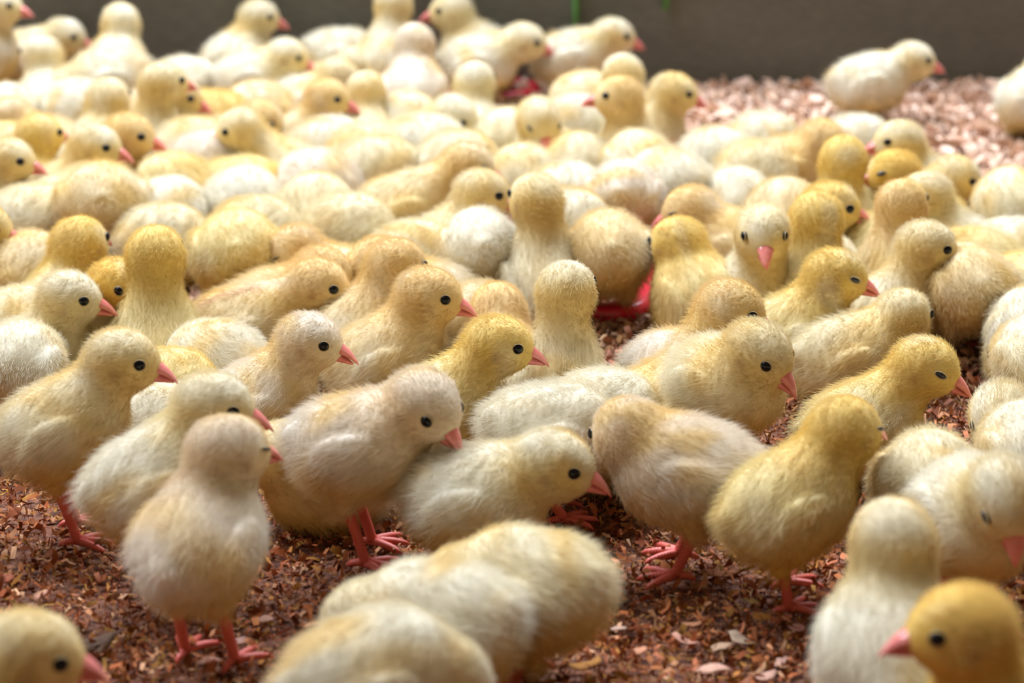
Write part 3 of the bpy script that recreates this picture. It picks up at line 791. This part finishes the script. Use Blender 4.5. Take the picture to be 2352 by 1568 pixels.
# ------------------------------------------------------------------ every chick in view
# anchor (h head, b body) and the spot it is seen at, pose, body yaw, head yaw, head pitch, down colour, eye, label, extras
# yaw 0 faces along the board to the viewer's right hand, 90 faces the board, 180 the other way, -90 faces the camera
CH = [
 # --- along the board
 ('h', 2, 24, 'T', 10, 0, 0, 'W', 'o', 'white chick cut off by the picture edge beside the board, only its beak end showing'),
 ('h', 162, 80, 'W', 0, -5, 8, 'W', 'o', 'right-facing white chick before the board with an orange cheek, head level'),
 ('h', 90, 132, 'U', 95, 140, 0, 'W', 'o', 'white chick seen from behind, head turned aside, under the orange-cheeked one'),
 ('h', 275, 66, 'M', 75, 95, 0, 'W', 'o', 'white chick seen from behind with upright head against the dark board'),
 ('b', 245, 182, 'F', 190, 190, 50, 'W', 'c', 'white chick bent over, only its arched back showing below the upright white one'),
 ('b', 170, 256, 'U', 160, 150, 30, 'W', 'o', 'bluish white sitting chick turned away beneath the arched white back'),
 ('h', 285, 215, 'U', 75, 70, 0, 'C', 'o', 'chick from behind with a shaded golden nape, next to a taller golden neck'),
 ('h', 372, 172, 'V', 50, 30, 0, 'C', 'o', 'upright chick with a long orange neck and eye peeking at the rim'),
 ('h', 440, 214, 'U', 0, 0, 12, 'W', 'o', 'white-crowned chick with orange cheek peering over a reclining one'),
 ('b', 440, 206, 'C', 0, 0, 20, 'W', 'o', 'blurred bluish white back close against the foot of the board'),
 ('h', 600, 42, 'M', 35, 0, 5, 'W', 'o', 'white chick standing tall against the board, right-facing with pale pink beak', {'mob': 0.12}),
 ('h', 668, 138, 'W', 8, 0, 12, 'W', 'o', 'white chick with lowered orange-cheeked head below the tall white one'),
 ('b', 790, 120, 'F', 10, 10, 50, 'W', 'o', 'large white rounded back with hidden head before the board'),
 ('h', 775, 168, 'C', 5, -10, 35, 'W', 'o', 'white chick bending its pink beak down behind a golden-necked chick'),
 ('h', 822, 156, 'C', 0, -8, 25, 'C', 'o', 'chick whose pink beak shows just past a white bent head'),
 ('h', 885, 14, 'T', 70, 80, 0, 'W', 'o', 'tallest white chick with a yellow nape, head cut by the top edge'),
 ('h', 952, 108, 'M', 88, 90, 0, 'P', 'o', 'pinkish white chick from behind with an orange patch on its nape'),
 ('h', 1032, 42, 'M', 172, 182, 0, 'W', 'o', 'left-facing white chick with a golden cheek against the board'),
 ('h', 1208, 97, 'W', 2, -2, 8, 'W', 'o', 'white striding chick before the board whose pink beak meets a neighbour\'s tail', {'hx': 0.048}),
 ('h', 1410, 92, 'W', 5, 0, 6, 'W', 'o', 'white standing chick before the board with coral beak and orange cheek', {'hx': 0.043}),
 ('h', 1408, 168, 'U', 100, 110, 5, 'W', 'o', 'small white rounded head from behind, under the coral-beaked chick'),
 ('b', 1352, 246, 'C', 185, 185, 30, 'C', 'o', 'sitting cream chick with a yellow flank behind the red-beaked golden one'),
 ('h', 1545, 215, 'U', 8, 0, 8, 'C', 'o', 'alert chick with white crown at the edge of the bare shavings'),
 ('h', 2098, 148, 'W', 8, 0, 4, 'W', 'o', 'lone white chick standing apart on bare pale shavings before the board', {'hx': 0.046, 'mob': 0.12}),
 ('b', 2366, 236, 'W', 60, 60, 0, 'W', 'o', 'white blurred chick at the picture edge, its red legs on bare shavings'),
 # --- second rows, far side
 ('b', 35, 260, 'U', 100, 100, 10, 'W', 'o', 'white sitting back beside the picture edge above a tan one'),
 ('h', 22, 268, 'C', 170, 175, 15, 'T', 'c', 'tan sleeping chick at the picture edge under a white back'),
 ('h', 108, 325, 'U', 60, 40, 0, 'Y', 'o', 'yellow chick turned away with its face just hidden, beside a pink beak'),
 ('b', 12, 362, 'C', 20, 20, 10, 'Y', 'o', 'yellow sitting back above the black-eyed chick at the picture edge'),
 ('h', 28, 366, 'U', 0, 0, 5, 'C', 'o', 'black-eyed chick with pink beak and reddish ear at the picture edge', {'mob': 0.12}),
 ('h', 222, 328, 'U', 12, -4, 6, 'C', 'o', 'black-eyed chick with pink beak overlapping a darker-beaked twin behind it', {'mob': 0.12}),
 ('h', 284, 316, 'U', 0, 0, 6, 'T', 'o', 'tan chick half hidden behind a black-eyed one, red beak tip beyond', {'mob': 0.12}),
 ('h', 195, 398, 'C', 22, 30, 15, 'C', 'o', 'golden arched nape rising behind the large tan rump', {'hz': 0.052}),
 ('b', 375, 304, 'C', 5, 0, 10, 'T', 'o', 'reclining pale chick with an orange flank under a long orange neck'),
 ('b', 455, 304, 'Z', 0, 0, 20, 'G', 'c', 'small orange shaded back just under the white-crowned peering chick'),
 ('b', 425, 347, 'C', 12, 10, 20, 'C', 'o', 'cream sitting chick with golden shaded breast beside the twin black-eyed heads'),
 ('b', 478, 382, 'C', 20, 20, 25, 'P', 'o', 'pinkish white back slanting below a left-facing reclining chick'),
 ('b', 410, 442, 'Z', 180, 180, 20, 'Y', 'c', 'flat yellow back tucked among white rumps beside the tan-necked chick'),
 ('b', 590, 264, 'C', 175, 180, 10, 'T', 'c', 'tan dozing head-tucked chick directly behind a tan arched head'),
 ('h', 608, 258, 'C', 0, -5, 22, 'T', 'o', 'tan chick with lowered red beak behind a left-facing black-eyed one'),
 ('h', 580, 292, 'U', 178, 186, 12, 'C', 'o', 'left-facing reclining chick with one black eye and long yellow body', {'hx': 0.046}),
 ('h', 752, 224, 'U', 8, -8, 6, 'T', 'o', 'golden-necked alert chick with red beak standing out of the white crowd', {'mob': 0.12}),
 ('h', 866, 214, 'U', 85, 85, 0, 'C', 'o', 'chick from behind with a white crown and golden nape'),
 ('b', 900, 308, 'C', 60, 60, 20, 'C', 'o', 'pale sitting chick with folded wing just below the golden-naped one'),
 ('b', 792, 350, 'C', 15, 15, 20, 'W', 'o', 'soft white back under the golden-necked alert chick'),
 ('b', 862, 350, 'Z', 0, 0, 20, 'C', 'c', 'small cream mound squeezed between two white backs'),
 ('h', 1062, 200, 'U', 80, 70, 0, 'W', 'o', 'white narrow head from behind, next to the bare pink gap'),
 ('h', 1056, 258, 'C', 10, -20, 25, 'W', 'o', 'white chick with a yellow cheek and lowered face under the narrow head'),
 ('b', 955, 338, 'C', 5, 5, 20, 'W', 'o', 'broad bluish white back in the middle of the far crowd'),
 ('b', 1034, 388, 'C', 0, 0, 20, 'C', 'o', 'cream curved back with golden side above a tan black-eyed head'),
 ('b', 868, 402, 'U', 15, 10, 35, 'C', 'o', 'big cream sitting chick with folded wing in front of a white back'),
 ('b', 722, 417, 'C', 185, 185, 20, 'P', 'c', 'pinkish cream back with a shaded flank, lying crosswise'),
 ('h', 648, 412, 'Z', -12, -12, 10, 'Y', 'c', 'long yellow-flanked chick lying with its head down on white fluff'),
 # --- the crowd behind the tray
 ('h', 1252, 280, 'U', 215, -68, 34, 'C', 'h', 'dozing chick facing forward, head bowed and pink beak pointing down'),
 ('b', 1170, 322, 'U', 60, 60, 25, 'C', 'o', 'cream chick with shaded golden side beside the dozing bowed one'),
 ('b', 1325, 302, 'C', 30, 30, 10, 'W', 'o', 'white plump back just behind the dozing bowed chick'),
 ('b', 1225, 412, 'U', 100, 100, 10, 'C', 'o', 'cream back with ruffled wings right under the bowed pink beak'),
 ('b', 1338, 384, 'U', 80, 85, 15, 'C', 'o', 'round greenish-cream back between ruffled wings and a white rump'),
 ('h', 1420, 232, 'V', 168, 180, -4, 'T', 'o', 'tall golden-necked left-facing chick with red beak raised', {'mob': 0.12}),
 ('b', 1478, 385, 'F', 95, 95, 45, 'C', 'o', 'greenish white rump with two wing tips, head down in the tray'),
 ('b', 1560, 425, 'F', 130, 140, 45, 'W', 'o', 'white rump hanging over the red tray edge'),
 ('b', 1310, 475, 'C', 60, 60, 20, 'W', 'o', 'pale back showing past the tall neck with ruffled wings'),
 ('b', 1322, 530, 'Z', 40, 40, 20, 'W', 'c', 'low white back wedged above the big tan rump'),
 ('b', 1416, 462, 'F', 80, 80, 45, 'P', 'o', 'pinkish white rump standing in the red tray'),
 ('b', 1396, 588, 'F', 92, 92, 45, 'T', 'o', 'big tan rump standing inside the red tray, legs showing below', {'fat': 1.0, 'mob': 0.12}),
 ('h', 1076, 378, 'C', 15, 0, 10, 'T', 'o', 'tan chick with long shaded back looking over a white-crowned neighbour', {'hx': 0.054, 'hz': 0.074, 'bz': 0.042, 'mob': 0.12}),
 ('h', 1108, 446, 'U', 12, 0, 8, 'C', 'o', 'cream-headed chick touching beaks with a tall one facing away', {'mob': 0.12}),
 ('h', 1228, 452, 'V', 98, 128, 0, 'C', 'o', 'tall chick from behind with ruffled wings, beak to beak with a neighbour', {'wing': 0.8, 'mob': 0.12}),
 ('b', 1090, 578, 'F', 95, 95, 45, 'W', 'o', 'round white fluffy rump with a small tan vent'),
 ('b', 980, 580, 'C', 20, 10, 30, 'C', 'o', 'cream chick with white wing feathers fanned beside the round white rump'),
 # --- left-hand crowd
 ('b', 238, 478, 'F', 100, 95, 45, 'T', 'o', 'large tan standing rump with dark shaded legs among the crowd', {'fat': 1.1, 'scale': 1.12, 'mob': 0.12}),
 ('b', 388, 558, 'C', -20, -20, 20, 'C', 'c', 'cream sitting chick leaning on the large tan rump'),
 ('b', 395, 485, 'C', 80, 80, 20, 'W', 'o', 'small white peaked back behind the large tan rump'),
 ('b', 545, 470, 'U', 70, 70, 30, 'W', 'o', 'white peaked back with a low wing shoulder, above a long pale back'),
 ('b', 572, 545, 'C', 0, 0, 25, 'C', 'o', 'long pale back lying behind a big yellow rounded one'),
 ('b', 728, 490, 'U', 90, 90, 30, 'C', 'o', 'round cream back with one wing tip lifted at its side', {'wing': 0.5}),
 ('b', 800, 540, 'C', 30, 30, 20, 'C', 'o', 'cream flank in shade behind the long-backed tan chick'),
 ('b', 545, 592, 'F', 95, 95, 45, 'Y', 'o', 'big yellow rounded rump with a dark crease, head hidden', {'fat': 1.1, 'mob': 0.12}),
 ('h', 364, 580, 'V', 88, 90, 0, 'Y', 'o', 'tall yellow chick seen straight from behind, neck like a column', {'mob': 0.12}),
 ('h', 156, 578, 'U', 65, 60, 0, 'Y', 'o', 'yellow head from behind above the paired pink beaks', {'mob': 0.3}),
 ('b', 38, 630, 'U', 80, 80, 10, 'T', 'o', 'shaded brownish-yellow back at the picture edge under a pink beak'),
 ('h', -12, 522, 'U', 5, 0, 8, 'Y', 'o', 'yellow chick at the picture edge showing little but a pink beak'),
 ('b', 92, 500, 'U', 40, 40, 20, 'C', 'o', 'cream folded wing and side beside the large tan rump'),
 ('h', 168, 672, 'U', 10, 0, 4, 'W', 'o', 'white-headed chick with black eye, beak overlapping a golden chick\'s beak', {'mob': 0.12}),
 ('h', 258, 652, 'U', -5, -32, 8, 'G', 'o', 'golden-faced chick half hidden behind the white-headed one', {'mob': 0.12}),
 ('b', 38, 858, 'F', 80, 80, 45, 'W', 'o', 'large white rounded rump at the picture edge before the white-headed chick'),
 ('b', 66, 760, 'C', 60, 60, 40, 'C', 'o', 'pale shaded shoulder behind the white-headed chick'),
 ('b', 478, 842, 'C', 178, 180, 30, 'W', 'o', 'white low back with faint yellow patch, head hidden'),
 ('b', 388, 950, 'Z', 60, 60, 20, 'Y', 'c', 'small yellow tuft peeping under a pink beak'),
 ('h', 742, 606, 'C', 0, -4, 20, 'T', 'o', 'tan chick showing only crown and thin pink beak behind another'),
 ('h', 732, 652, 'C', 2, -4, 8, 'T', 'o', 'tan-headed chick with a reddish stripe along its back', {'stripe': 1, 'hx': 0.05, 'hz': 0.066, 'bz': 0.037, 'mob': 0.12}),
 ('h', 708, 572, 'C', 178, 186, 20, 'T', 'c', 'tan dozing left-facing chick with one closed eye'),
 ('h', 842, 588, 'C', 175, 200, 24, 'T', 'c', 'dozing chick with slit eye and buried beak behind a tan crown'),
 ('h', 918, 618, 'U', 30, 35, 8, 'T', 'o', 'tan head turned away behind the black-eyed chick with bristly crown'),
 ('h', 986, 674, 'U', 6, -6, 6, 'T', 'o', 'black-eyed chick with tan bristly crown and broad cream body', {'mob': 0.12}),
 ('h', 1128, 682, 'C', 90, 90, 0, 'T', 'c', 'small round tan head from behind above a tan back'),
 ('b', 1112, 785, 'C', 30, 30, 10, 'T', 'o', 'tan back squeezed behind the brightest yellow chick'),
 ('h', 1146, 788, 'U', 16, -2, 6, 'Y', 'o', 'brightest yellow chick, sharp black eye, pink beak across a tall neighbour', {'hx': 0.043, 'mob': 0.12}),
 ('h', 1302, 660, 'V', 82, 70, 0, 'C', 'o', 'tall cream chick from behind stretching its neck, soiled spots on back', {'hz': 0.102, 'mob': 0.12, 'dirt': [(-0.022, 0.004, 0.022, 0.004), (-0.008, -0.004, 0.028, 0.004), (-0.026, -0.006, 0.01, 0.005)]}),
 ('h', 702, 778, 'U', 12, -8, 6, 'P', 'o', 'pinkish-headed chick with parted beak and dirt on its breast', {'gape': 0.5, 'hx': 0.036, 'mob': 0.12, 'dirt': [(0.012, -0.026, -0.006, 0.004), (0.026, -0.012, -0.01, 0.003)]}),
 ('h', 284, 842, 'A', 12, -2, 6, 'C', 'o', 'sharp black-eyed chick with cream body standing on visible coral legs', {'hx': 0.038, 'mob': 0.12}),
 # --- middle of the nearer rows
 ('b', 345, 985, 'C', 5, 0, 20, 'W', 'o', 'white back between the coral-legged chick and a small-beaked one', {'mob': 0.12}),
 ('h', 494, 948, 'A', 22, -2, 6, 'W', 'o', 'white chick with short pink beak over a turned-away head, one leg visible', {'hx': 0.036, 'mob': 0.12}),
 ('h', 528, 1050, 'A', 68, 38, 6, 'P', 'c', 'standing chick from behind with two coral feet and head turned aside', {'mob': 0.12}),
 ('h', 640, 1040, 'C', 205, 190, 15, 'C', 'o', 'yellow sitting chick with soiled specks tucked between two standing ones', {'mob': 0.12, 'hz': 0.05, 'hx': 0.03, 'dirt': [(-0.01, 0.026, 0.008, 0.003), (-0.016, 0.024, 0.012, 0.003)]}),
 ('h', 985, 948, 'S', -4, -38, 26, 'P', 'o', 'pale chick with bowed head and drooping beak on crossed coral legs', {'hx': 0.04, 'mob': 0.12}),
 ('h', 1268, 1078, 'W', -6, -10, 10, 'W', 'o', 'white walking chick with black eye and pink beak, leg stretched back', {'stride': 0.006, 'hx': 0.043, 'mob': 0.12}),
 ('b', 1265, 1010, 'F', 15, 10, 40, 'W', 'o', 'white arched back directly behind the white walking chick', {'mob': 0.12}),
 ('h', 1440, 1008, 'S', 172, 125, 25, 'P', 'o', 'cream chick standing crosswise with blurred lowered head, broad white back', {'hz': 0.078, 'bz': 0.06, 'mob': 0.12}),
 ('b', 1395, 962, 'C', 10, 10, 30, 'W', 'o', 'low white back with yellowish fluff behind the crosswise chick', {'mob': 0.12}),
 ('h', 1662, 704, 'C', 30, -4, 14, 'T', 'o', 'tan head with its beak hidden, rising above two crowded backs', {'hx': 0.052, 'hz': 0.094, 'bz': 0.036, 'mob': 0.3}),
 ('b', 1548, 884, 'U', 55, 55, 25, 'P', 'o', 'pinkish back with ruffled wing beside the drooping-beaked yellow head', {'mob': 0.12}),
 ('h', 1742, 822, 'S', -52, -36, 24, 'C', 'o', 'yellow-crowned chick looking down, beak tip to the shavings', {'hx': 0.026, 'mob': 0.12}),
 ('h', 2072, 718, 'C', 12, 42, 8, 'C', 'o', 'pale chick with its face turned away beyond a half-shut-eyed one', {'hx': 0.042, 'mob': 0.12}),
 ('h', 2128, 838, 'U', 2, -24, 12, 'Y', 'h', 'fluffy yellow chick with half-shut eye and pink beak over red shavings', {'hx': 0.041, 'mob': 0.12}),
 ('h', 1938, 1000, 'M', 24, 34, 4, 'Y', 'c', 'golden-headed chick with shut eye and white ruffled wing, legs astride', {'hx': 0.037, 'hz': 0.098, 'bz': 0.06, 'mob': 0.12, 'stride': 0.008}),
 ('b', 2140, 1140, 'F', 75, 75, 45, 'C', 'o', 'cream rump with rounded wing between golden head and bowed white face', {'bz': 0.06, 'mob': 0.12}),
 ('h', 2298, 952, 'C', 200, -112, 34, 'C', 'c', 'sleepy chick lying with pink beak open and eyes shut', {'mob': 0.12}),
 ('b', 2372, 1060, 'F', 100, 100, 40, 'W', 'o', 'white back cut by the picture edge above a bowed white face', {'mob': 0.12}),
 ('h', 2300, 1150, 'S', -80, -82, 38, 'W', 'h', 'white chick facing forward, head bowed with beak straight down', {'mob': 0.12}),
 # --- nearest
 ('h', 2048, 1255, 'A', 80, 88, 4, 'W', 'o', 'white chick seen from behind with scruffy wings on the nearest shavings', {'mob': 0.12}),
 ('h', 2205, 1465, 'T', 186, 180, 2, 'G', 'o', 'orange-yellow chick close up in profile with coral beak and black eye', {'mob': 0.12}),
 ('h', 72, 1522, 'S', 35, 10, 8, 'C', 'o', 'blurred yellow-white head beside the dry dark leaf', {'mob': 0.12}),
 ('b', 1010, 1450, 'F', 160, 160, 50, 'W', 'o', 'blurred white bent back with yellow patches, nearest but one', {'mob': 0.12}),
 ('b', 1218, 1368, 'F', 155, 160, 50, 'C', 'o', 'blurred cream rump behind the yellow-patched back, red foot beneath', {'mob': 0.12}),
 ('b', 850, 1580, 'S', 25, 20, 40, 'W', 'o', 'nearest chick, a soft white blur cut by the bottom edge', {'hz': 0.062, 'mob': 0.12}),
 # --- crowd beyond the tray on the bare-shavings side
 ('b', 1648, 376, 'C', 45, 45, 20, 'W', 'o', 'white back at the rim of the bare shavings by the pink tray edge'),
 ('b', 1728, 394, 'U', 20, 20, 50, 'C', 'o', 'greenish white plump chick with head tucked behind a white rump'),
 ('b', 1765, 348, 'C', 5, 5, 20, 'W', 'o', 'pale shaded chick with ruffled wing lying by the bare shavings'),
 ('h', 1862, 318, 'C', 5, -30, 25, 'T', 'c', 'tan dozing head resting in front of a white mound'),
 ('b', 1968, 342, 'Z', 10, 10, 20, 'W', 'c', 'white mound with tan side behind a left-facing red-beaked chick'),
 ('h', 2066, 326, 'U', 178, 182, 2, 'C', 'o', 'left-facing chick with open red beak and black eye near bare shavings'),
 ('h', 2045, 392, 'U', 176, 182, 2, 'G', 'h', 'left-facing yellow chick with half-shut eye below the open-beaked one', {'mob': 0.12}),
 ('h', 1928, 370, 'V', 72, 80, 0, 'Y', 'o', 'tall yellow nape with white body seen from behind near the bare shavings'),
 ('b', 1672, 476, 'U', 75, 75, 20, 'W', 'o', 'white rounded rump beyond the small tan sleeping head'),
 ('h', 1608, 492, 'C', 165, 172, 12, 'T', 'c', 'small tan sleeping head beside the red tray'),
 ('h', 1566, 552, 'U', 120, 128, 12, 'Y', 'o', 'golden hunched chick beside the red tray, face turned off', {'hz': 0.068, 'mob': 0.12}),
 ('b', 1790, 510, 'C', 80, 80, 20, 'T', 'c', 'tan patch of a chick between white rumps and a column neck'),
 ('h', 1764, 534, 'U', -90, -90, 10, 'C', 'o', 'cheeping chick facing forward with open pink beak', {'gape': 1.0, 'mob': 0.12, 'hz': 0.088}),
 ('h', 1860, 488, 'V', 75, 85, 0, 'Y', 'o', 'yellow column-like neck from behind beside the cheeping chick', {'mob': 0.12, 'hz': 0.09}),
 ('h', 1920, 472, 'U', 5, -4, 6, 'Y', 'o', 'yellow chick with black eye and red beak behind the column neck', {'mob': 0.12}),
 ('b', 2005, 502, 'C', 60, 60, 20, 'Y', 'o', 'yellow shaded back just past a red beak tip'),
 ('b', 1985, 572, 'C', 30, 30, 20, 'Y', 'o', 'dark-shaded yellow flank under the chick with red beak'),
 ('b', 1842, 640, 'C', 40, 40, 20, 'W', 'c', 'pale side of a chick low beside the cheeping one'),
 ('h', 2178, 416, 'C', 5, -8, 14, 'C', 'o', 'chick with lowered orange beak next to the bare shavings'),
 ('h', 2148, 462, 'U', 168, 175, 4, 'W', 'o', 'white left-facing chick behind a tan nape and a big profile'),
 ('h', 2084, 496, 'V', 62, 60, 0, 'T', 'o', 'tan rough nape from behind beside the big profile'),
 ('h', 2126, 558, 'U', 8, -4, 6, 'C', 'o', 'big clear profile with black eye and red beak, cream breast', {'hz': 0.086, 'mob': 0.12}),
 ('h', 1924, 632, 'U', 5, -8, 8, 'Y', 'h', 'yellow chick with narrowed blue-grey eye and red beak', {'mob': 0.12}),
 ('b', 2312, 488, 'F', 100, 100, 45, 'C', 'o', 'rump at the picture edge on the bare shavings, legs showing'),
 ('b', 2242, 685, 'F', 95, 95, 45, 'T', 'o', 'tan rump standing on red shavings behind the half-shut-eyed chick'),
 ('b', 2262, 632, 'C', 170, 170, 20, 'Y', 'o', 'yellow low back beneath the big profile\'s beak'),
 ('b', 2335, 670, 'C', 150, 150, 20, 'Y', 'o', 'yellow back at the picture edge beyond the tan rump'),
 ('b', 2348, 755, 'C', 100, 100, 20, 'W', 'o', 'white side at the picture edge above the red shavings'),
 ('b', 2398, 848, 'F', 100, 100, 40, 'C', 'o', 'cream fluffy breast at the picture edge over the red shavings'),
 ('b', 2292, 590, 'Z', 150, 150, 20, 'W', 'c', 'white wing top behind the yellow low back'),
]

def relax(items, it=80):
    P0 = np.array([c['o'][:2] for c in items]); P = P0.copy()
    Y = np.radians([c['yaw'] for c in items]); D = np.stack([np.cos(Y), np.sin(Y)], 1)
    mob = np.array([c['mob'] for c in items])[:, None]
    n = len(P); offs = (-.014, .010)
    for _ in range(it):
        push = np.zeros_like(P)
        for a in offs:
            for b in offs:
                A = P + D * a; B = P + D * b
                d = A[:, None] - B[None]; r = np.linalg.norm(d, axis=2) + 1e-6
                ov = np.clip(.046 - r, 0, None); np.fill_diagonal(ov, 0)
                push += (d / r[..., None] * ov[..., None]).sum(1) * .16
        P = P + mob * push * np.array([.55, 1.0]) + (P0 - P) * .06
        lim = P - P0
        lx = np.where(P0[:, 1] < 1.27, .004, .010); ly = np.where(P0[:, 1] < 1.27, .022, .032)
        LM = np.stack([lx, ly], 1)
        P = P0 + np.clip(lim, -LM, LM)
    return P

def tray_lift(p):
    c, s = math.cos(TRAY_ANG), math.sin(TRAY_ANG); d = p - TRAY_A[:2]
    x, y = d[0] * c + d[1] * s, -d[0] * s + d[1] * c
    return .003 if (.0 < x < .40 and .0 < y < .105) else None

def build_chicks():
    items = []
    for i, row in enumerate(CH):
        an, u, v, pose, yb, yh, hp, code, eye, label = row[:10]
        kw = dict(row[10]) if len(row) > 10 else {}
        if an == 'b' and pose in 'CUZ':
            pose = 'B'; hp = 40; k = math.sin(R_(yb))
            if abs(k) < .6: yb = 38 if math.cos(R_(yb)) > 0 else 142
            yh = yb
        gape = kw.pop('gape', 0.0); mob = kw.pop('mob', 1.0)
        sc = .88 * kw.pop('scale', 1.0) * (1 + .03 * math.sin(i * 12.9898))
        sh = ChickShape(pose, (yh - yb + 180) % 360 - 180, hp, **kw)
        ref = (sh.h if an == 'h' else sh.c) * sc
        p = at(u, v, ref[2])
        off = rz(R_(yb)) @ np.array([ref[0], ref[1], 0])
        o = np.array([p[0] - off[0], p[1] - off[1], 0.0])
        o[1] = min(o[1], WALL_Y - .050)
        items.append(dict(shape=sh, o=o, yaw=yb, sc=sc, code=code, eye=eye, label=label, gape=gape, mob=mob))
    P = relax(items)
    for i, c in enumerate(items):
        build_chick(c['shape'], np.array([P[i][0], P[i][1], tray_lift(P[i]) or (.0042 if c['shape'].stand else .0)]), c['yaw'], c['sc'], c['code'], c['eye'], c['label'], 100 + i * 13, c['gape'])
    return items

build_setting()
build_litter()
build_trays()
build_chicks()
build_scraps()
